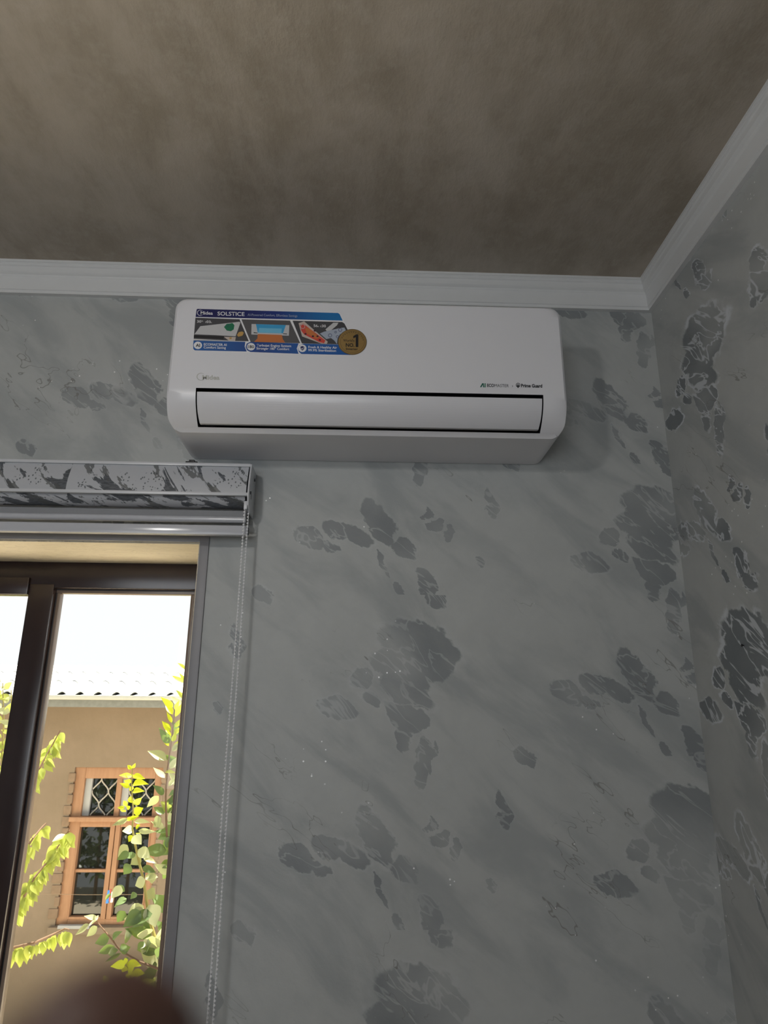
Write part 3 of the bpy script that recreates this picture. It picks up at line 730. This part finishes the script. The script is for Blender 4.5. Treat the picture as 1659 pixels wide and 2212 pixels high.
peg(236, 1923, 231.5, 1951, .022, plain('peg_blue', (.05, .25, .75), .4), 'blue plastic clothes peg on the clothes line')
peg(239, 1921, 237, 1946, .010, plain('peg_red', (.65, .12, .10), .4), 'narrow red clothes peg between the blue and white pegs')
peg(244, 1926, 241, 1949, .020, plain('peg_white', (.8, .8, .8), .4), 'white plastic clothes peg on the clothes line')

# ------------------------------------------------------------------ foliage
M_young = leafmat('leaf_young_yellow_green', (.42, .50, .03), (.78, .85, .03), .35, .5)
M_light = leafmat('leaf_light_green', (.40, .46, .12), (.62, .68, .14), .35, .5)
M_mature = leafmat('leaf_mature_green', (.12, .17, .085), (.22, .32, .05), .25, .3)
M_pale = leafmat('leaf_sunlit_pale', (.58, .58, .36), (.5, .55, .2), .3, .3)  # paleness of leaves in full sun put into the colour
M_bark = plain('twig_bark', (.20, .115, .07), .8, var=.3, vscale=40)
M_twig = plain('green_twig', (.36, .30, .09), .7, var=.2)
def leaf_mesh(name, mat, fold=.25, droop=.18):
    v, f = [], []; N = 7
    for i in range(N+1):
        u = i/N; w_ = .52*(math.sin(math.pi*u**.72)**1.05)*(1-.2*u) if 0 < u < 1 else 0.
        z = -droop*u*u
        v += [(-w_, u, z+fold*w_), (0, u, z), (w_, u, z+fold*w_)]
    for i in range(N):
        a = 3*i; f += [[a, a+1, a+4, a+3], [a+1, a+2, a+5, a+4]]
    me = mesh(name, v, f, True)
    bm = bmesh.new(); bm.from_mesh(me); bmesh.ops.remove_doubles(bm, verts=bm.verts, dist=1e-5); bm.to_mesh(me); bm.free()
    me.materials.append(mat); return me
LM = {k: [leaf_mesh('leaf', mt, fo, dr) for fo, dr in ((.2, .1), (.35, .25), (.12, -.1))] for k, mt in (('y', M_young), ('l', M_light), ('m', M_mature), ('p', M_pale))}
def leaf3(base, tip, width, kind, parent, tilt=None):
    d = tip-base; Ln = d.length
    if Ln < 1e-4: return
    yv = d.normalized(); nrm = (CAM-base).normalized()
    nrm = (nrm + Vector((rng.uniform(-.6, .6), rng.uniform(-.3, .3), rng.uniform(-.1, .9)))).normalized()
    xv = yv.cross(nrm).normalized(); zv = xv.cross(yv)
    M_ = Matrix((xv*width, yv*Ln, zv*Ln*.8)).transposed().to_4x4(); M_.translation = base
    o = bpy.data.objects.new('leaf', rng.choice(LM[kind])); COL.objects.link(o)
    o.parent = parent; o.matrix_local = M_
    return o
def branch(tree, pts, Y, r0, r1, mat, wob=.0):
    P3 = [at(x, y, Y + (wob*math.sin(i*1.7) if wob else 0)) for i, (x, y) in enumerate(pts)]
    return MB().tube(P3, r0, 7, r2=r1).build('branch', mat, tree, smooth=True), P3
def along(P3, k):
    L_ = [0]
    for a, b in zip(P3, P3[1:]): L_.append(L_[-1]+(b-a).length)
    s = k*L_[-1]
    for i in range(len(P3)-1):
        if s <= L_[i+1]+1e-9: return P3[i].lerp(P3[i+1], (s-L_[i])/max(1e-9, L_[i+1]-L_[i])), (P3[i+1]-P3[i]).normalized()
    return P3[-1], (P3[-1]-P3[-2]).normalized()
def spray(br, P3, n, ln, kind, droop=0., up=0., k0=0., k1=1., wr=.5, spread=1.):
    for i in range(n):
        k = k0+(k1-k0)*(i+rng.uniform(-.3, .3))/max(1, n-1); k = min(1, max(0, k))
        p, t_ = along(P3, k); s = 1 if i % 2 else -1
        side = t_.cross(Vector((0, 1, 0))).normalized()*s
        d = side*rng.uniform(.35, 1.)*spread + t_*rng.uniform(.1, .7) + Vector((0, rng.uniform(-.6, .4), 0)) + Vector((0, 0, -droop*rng.uniform(.7, 1.3)+up))
        l_ = ln*rng.uniform(.7, 1.2)
        kd = kind if isinstance(kind, str) and len(kind) == 1 else rng.choice(kind)
        b_ = p+d.normalized()*.012
        leaf3(b_, b_+d.normalized()*l_, l_*wr*rng.uniform(.85, 1.15), kd, br)
# tree to the left with hanging light-green leaves
YA = 2.6
ta = empty('apricot_tree', (0, 0, 0)); tag(ta, 'tree with drooping light green leaves beside the window mullion', 'tree')
tx = at(-190, 1800, YA)
MB().tube([(tx.x-.1, YA+.1, GZ), (tx.x-.05, YA, .3), (tx.x, YA, 1.2), (tx.x+.08, YA, 2.0)], .07, 10, r2=.03).build('trunk', M_bark, ta, smooth=True)
for pts, n, ln, kd, kk in (
    ([(-150, 1850), (-20, 1790), (45, 1725), (85, 1660), (115, 1605), (130, 1578)], 30, .085, 'l', .42),
    ([(-150, 1960), (0, 1905), (45, 1850), (72, 1810), (92, 1785), (100, 1778)], 15, .080, 'l', .5),
    ([(-150, 2120), (-20, 2040), (35, 1965), (75, 1895), (115, 1845), (140, 1805), (150, 1793)], 44, .090, 'l', .42),
    ([(-150, 2110), (-20, 2062), (30, 2047), (75, 2036), (115, 2018), (140, 2006), (150, 2008)], 22, .090, 'l', .45)):
    b, P3 = branch(ta, pts, YA, .009, .003, M_bark, .05)
    spray(b, P3, int(n*1.45), ln*.9, kd, droop=1.5, k0=kk, wr=.6)
# leafy shoots seen in the left pane
for pts in ([(5, 1860), (2, 1700), (8, 1560), (6, 1475)], [(28, 1800), (24, 1650), (26, 1560), (24, 1490)], [(-40, 1800), (-38, 1600), (-36, 1500)]):
    b, P3 = branch(ta, pts, YA+.2, .006, .003, M_twig, .03)
    spray(b, P3, 26, .085, 'lp', droop=.3, up=.3, wr=.55)
MB().tube([(tx.x, YA, 1.0), at(-40, 1860, YA+.2), at(28, 1830, YA+.2)], .012, 7, r2=.006).build('branch', M_bark, ta, smooth=True)
# shrub to the right with upright shoots
YB = 1.35
tb = empty('fruit_sapling', (0, 0, 0)); tag(tb, 'upright sapling with yellow-green shoot tips in front of the orange window', 'sapling')
bx_ = at(352, 2300, YB)
MB().tube([(bx_.x+.03, YB, GZ), (bx_.x+.02, YB, -.3), (bx_.x, YB, bx_.z)], .022, 9, r2=.010).build('trunk', M_bark, tb, smooth=True)
c6 = lambda x, y: (100+x/5.184, 1640+y/5.184)
s1, P1 = branch(tb, [(352, 2300), (352, 2230), (350, 2140), (344, 2060), (325, 1990), (318, 1955), (311, 1905), (300, 1860), (291, 1820), (286, 1790), (288, 1750), (284, 1700), (286, 1655)], YB, .009, .002, M_twig)
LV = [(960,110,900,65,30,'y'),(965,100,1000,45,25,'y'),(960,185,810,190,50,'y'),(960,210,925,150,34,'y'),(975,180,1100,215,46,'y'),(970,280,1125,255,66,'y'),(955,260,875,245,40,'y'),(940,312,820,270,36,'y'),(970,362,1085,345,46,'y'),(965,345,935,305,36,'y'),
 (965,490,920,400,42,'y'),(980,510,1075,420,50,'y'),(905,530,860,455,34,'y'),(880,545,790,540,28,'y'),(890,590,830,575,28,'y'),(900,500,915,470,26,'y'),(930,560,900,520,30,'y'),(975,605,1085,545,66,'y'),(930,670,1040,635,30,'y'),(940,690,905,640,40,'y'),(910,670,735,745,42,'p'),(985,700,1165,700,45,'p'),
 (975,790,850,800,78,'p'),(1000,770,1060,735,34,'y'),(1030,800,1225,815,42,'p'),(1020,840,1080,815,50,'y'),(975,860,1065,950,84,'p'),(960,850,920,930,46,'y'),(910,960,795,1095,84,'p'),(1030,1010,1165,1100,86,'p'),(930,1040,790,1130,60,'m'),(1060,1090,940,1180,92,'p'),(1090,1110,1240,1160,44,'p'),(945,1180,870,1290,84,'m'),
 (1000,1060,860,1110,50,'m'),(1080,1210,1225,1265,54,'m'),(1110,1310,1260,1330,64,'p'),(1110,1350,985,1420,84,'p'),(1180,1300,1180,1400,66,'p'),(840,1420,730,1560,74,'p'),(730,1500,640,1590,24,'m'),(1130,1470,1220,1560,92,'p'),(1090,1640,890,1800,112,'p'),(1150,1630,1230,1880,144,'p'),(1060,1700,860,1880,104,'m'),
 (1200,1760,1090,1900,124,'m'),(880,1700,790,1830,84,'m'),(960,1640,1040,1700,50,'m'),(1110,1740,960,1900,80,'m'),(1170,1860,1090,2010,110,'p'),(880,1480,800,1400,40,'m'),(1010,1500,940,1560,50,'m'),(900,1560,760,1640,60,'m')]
for x0, y0, x1, y1, wd, kd in LV:
    Yl = YB+rng.uniform(-.06, .04); a = at(*c6(x0, y0), Yl); b = at(*c6(x1, y1), Yl+rng.uniform(-.04, .04))
    leaf3(a, b, wd/5.184*.0029, kd, s1)
s2, P2 = branch(tb, [(352, 2300), (362, 2180), (378, 2040), (384, 1960), (374, 1880), (360, 1800), (358, 1720), (362, 1660), (372, 1590), (378, 1530)], YB+.1, .008, .002, M_bark)
spray(s2, P2, 12, .11, 'mmp', k0=.08, k1=.58, wr=.5); spray(s1, P1, 12, .11, 'mmp', k0=.08, k1=.4, wr=.5); spray(s2, P2, 12, .065, 'y', up=.5, k0=.86, wr=.42); spray(s2, P2, 12, .085, 'pmp', up=.2, k0=.6, k1=.88, wr=.42)
s2b, P2b = branch(tb, [(374, 1880), (384, 1760), (392, 1640), (398, 1540), (403, 1450)], YB+.15, .006, .002, M_bark)
spray(s2b, P2b, 11, .08, 'ypm', up=.3, k0=.3, wr=.4); spray(s2b, P2b, 6, .05, 'y', up=.8, k0=.8, wr=.4)
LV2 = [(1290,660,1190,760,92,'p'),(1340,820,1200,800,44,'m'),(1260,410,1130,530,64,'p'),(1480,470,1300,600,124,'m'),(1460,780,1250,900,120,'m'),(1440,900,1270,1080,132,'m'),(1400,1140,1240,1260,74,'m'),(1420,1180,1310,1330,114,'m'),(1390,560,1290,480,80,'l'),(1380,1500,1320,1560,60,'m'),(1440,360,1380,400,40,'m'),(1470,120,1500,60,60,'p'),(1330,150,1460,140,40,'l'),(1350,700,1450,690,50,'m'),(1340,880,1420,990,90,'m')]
for x0, y0, x1, y1, wd, kd in LV2:
    Yl = YB+.1+rng.uniform(-.06, .04); a = at(*c6(x0, y0), Yl); b = at(*c6(x1, y1), Yl+rng.uniform(-.04, .04))
    leaf3(a, b, wd/5.184*.0029, kd, s2)
c7 = lambda x, y: (x/3.95, 1900+y/3.95)
s3, P3_ = branch(tb, [(352, 2230), (362, 2100), (335, 2090), (300, 2077), (262, 2055), (238, 2025), (215, 1998), (205, 1985)], YB-.05, .006, .002, M_bark)
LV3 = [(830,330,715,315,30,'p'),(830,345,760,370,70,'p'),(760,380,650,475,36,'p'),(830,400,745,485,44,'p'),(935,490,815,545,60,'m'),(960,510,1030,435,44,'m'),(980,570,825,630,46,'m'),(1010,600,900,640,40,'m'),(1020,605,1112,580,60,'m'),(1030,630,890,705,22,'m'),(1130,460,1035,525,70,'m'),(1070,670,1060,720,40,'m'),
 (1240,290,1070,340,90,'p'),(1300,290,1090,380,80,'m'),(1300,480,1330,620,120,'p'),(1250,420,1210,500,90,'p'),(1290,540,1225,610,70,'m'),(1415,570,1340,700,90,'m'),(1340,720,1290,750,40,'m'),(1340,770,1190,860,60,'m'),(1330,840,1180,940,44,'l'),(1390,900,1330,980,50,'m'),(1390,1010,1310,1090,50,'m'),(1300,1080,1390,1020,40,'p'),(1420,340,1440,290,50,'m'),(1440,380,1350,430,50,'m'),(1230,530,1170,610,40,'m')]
for x0, y0, x1, y1, wd, kd in LV3:
    Yl = YB-.05+rng.uniform(-.05, .04); a = at(*c7(x0, y0), Yl); b = at(*c7(x1, y1), Yl+rng.uniform(-.04, .04))
    leaf3(a, b, wd/3.95*.0029, kd, s3)
s4, P4 = branch(tb, [(362, 2290), (318, 2200), (292, 2140), (278, 2100), (270, 2072)], YB-.1, .005, .002, M_twig)
LV4 = [(1070,720,945,740,44,'y'),(1080,715,1205,730,44,'y'),(1075,720,1065,665,30,'y'),(1075,740,1040,790,50,'y'),(1090,770,1160,730,70,'y'),(1130,790,1235,800,40,'y'),(1110,790,1115,860,50,'y'),(1150,890,1190,950,70,'y'),(1180,910,1320,850,40,'l'),(880,870,935,830,40,'l'),(900,850,930,890,30,'l'),(1200,960,1170,900,60,'l'),(1290,1040,1240,1090,70,'p')]
for x0, y0, x1, y1, wd, kd in LV4:
    Yl = YB-.1+rng.uniform(-.05, .04); a = at(*c7(x0, y0), Yl); b = at(*c7(x1, y1), Yl+rng.uniform(-.04, .04))
    leaf3(a, b, wd/3.95*.0029, kd, s4)
# tall shrub beside our own outer wall (seen mirrored in the panes of the house)
hd = empty('leafy_shrub', (-4.7, 1.3, GZ)); tag(hd, 'tall leafy shrub by the outer wall facing the orange window', 'shrub')
base = LM['m'][0]; hv, hf = [], []
lv = [Vector(v.co) for v in base.vertices]; lf = [list(p.vertices) for p in base.polygons]
for i in range(5200):
    c = Vector((rng.uniform(-1.7, 1.7), rng.uniform(-.45, .45), rng.uniform(.35, 3.9)))
    Mx = Matrix.Rotation(rng.uniform(0, 6.28), 4, 'Z') @ Matrix.Rotation(rng.uniform(-1, 1), 4, 'X') @ Matrix.Rotation(rng.uniform(-1, 1), 4, 'Y')
    n0 = len(hv); hv += [c + Mx @ Vector((v.x*.075, v.y*.14, v.z*.12)) for v in lv]; hf += [[n0+k for k in q] for q in lf]
fo = MB(); fo.v = [tuple(v) for v in hv]; fo.f = hf
f_ = fo.build('foliage', M_mature, hd, fix=False); f_['kind'] = 'stuff'
for i in range(7):
    x_ = -1.5+i*.5
    MB().tube([(x_, 0, 0), (x_+rng.uniform(-.1, .1), rng.uniform(-.1, .1), 1.8), (x_+rng.uniform(-.2, .2), rng.uniform(-.2, .2), 3.6)], .03, 7, r2=.006).build('stem', M_bark, hd)

# ------------------------------------------------------------------ phone and hand
def lc_(r, u, f): return CAM + RT*r - DN*u + _f*f
FR = Matrix((RT, -DN, -_f)).transposed().to_4x4(); FR.translation = CAM
ph = empty('smartphone'); ph.matrix_world = FR; tag(ph, 'dark smartphone held up in a hand', 'phone')
bmx = MB().box(-.062, .014, -.140, .022, .006, .0145)
bmx.build('phone_body', M_black, ph, bevel=.0035, seg=3, smooth=True)
MB().tube([(0, 0, .0062), (0, 0, .0035)], .006, 20).build('lens_ring', M_screw, ph, smooth=True)
t = NT('skin'); n_ = t.noise(t.obj(), 60, 4)
t.setp(Base_Color=t.mix(n_, (.10, .046, .034), (.13, .062, .046)), Roughness=.55, Subsurface_Weight=.0); M_skin = t.m
V_, E_, RD = [], [], []
def jt(p, r, par=None):
    V_.append(p); RD.append(r)
    if par is not None: E_.append((par, len(V_)-1))
    return len(V_)-1
# local axes: x right, y up, z towards the photographer (so z < 0 lies in front of the lens)
wr_ = jt((-.105, -.200, .045), .026)
fa = jt((-.135, -.300, .110), .033, wr_); jt((-.165, -.400, .190), .040, fa)
pm = jt((-.092, -.150, .018), .027, wr_); kn = jt((-.080, -.105, -.004), .022, pm)
ib = jt((-.074, -.078, -.018), .0105, kn); i1 = jt((-.048, -.066, -.034), .0095, ib); i2 = jt((-.0195, -.0425, -.037), .0070, i1); jt((-.0126, -.0241, -.035), .0056, i2)
mb_ = jt((-.074, -.098, -.020), .0105, kn); m1 = jt((-.055, -.088, -.036), .0095, mb_); m2 = jt((-.034, -.078, -.036), .0085, m1); jt((-.016, -.072, -.024), .0072, m2)
rb = jt((-.076, -.118, -.016), .0100, pm); r1_ = jt((-.056, -.110, -.033), .0090, rb); r2_ = jt((-.036, -.102, -.034), .0080, r1_); jt((-.020, -.098, -.022), .0070, r2_)
lb_ = jt((-.080, -.138, -.010), .0090, pm); l1 = jt((-.060, -.133, -.026), .0080, lb_); l2 = jt((-.042, -.128, -.026), .0070, l1); jt((-.030, -.124, -.016), .0062, l2)
t0 = jt((-.078, -.140, .030), .0125, pm); t1_ = jt((-.062, -.112, .032), .0105, t0); jt((-.046, -.088, .026), .0088, t1_)
me = bpy.data.meshes.new('hand'); me.from_pydata(V_, E_, []); me.update()
hand = obj('hand', me, M_skin); hand.matrix_world = FR
tag(hand, 'dark out-of-focus hand with one fingertip close to the phone lens', 'hand')
md = hand.modifiers.new('skin', 'SKIN'); md.use_smooth_shade = True
for i, r in enumerate(RD): me.skin_vertices[0].data[i].radius = (r, r)
me.skin_vertices[0].data[0].use_root = True
sb_ = hand.modifiers.new('sub', 'SUBSURF'); sb_.levels = 2; sb_.render_levels = 2
dg = bpy.context.evaluated_depsgraph_get(); nm = bpy.data.meshes.new_from_object(hand.evaluated_get(dg))
hand.modifiers.clear(); hand.data = nm; nm.name = 'hand'
if not nm.materials: nm.materials.append(M_skin)
for p in nm.polygons: p.use_smooth = True
# nail in the right wall
npos = Vector((XR, 0, 0)); d_ = ray(1607, 1394); npos = CAM + d_*((XR-CAM.x)/d_.x)
nl = empty('nail', npos); tag(nl, 'small dark nail in the marbled side wall', 'nail')
MB().tube([(0.004, 0, 0), (-.004, 0, 0)], .0012, 8).build('nail_shank', M_black, nl)
MB().tube([(-.004, 0, 0), (-.0055, 0, 0)], .003, 10).build('nail_head', M_black, nl)
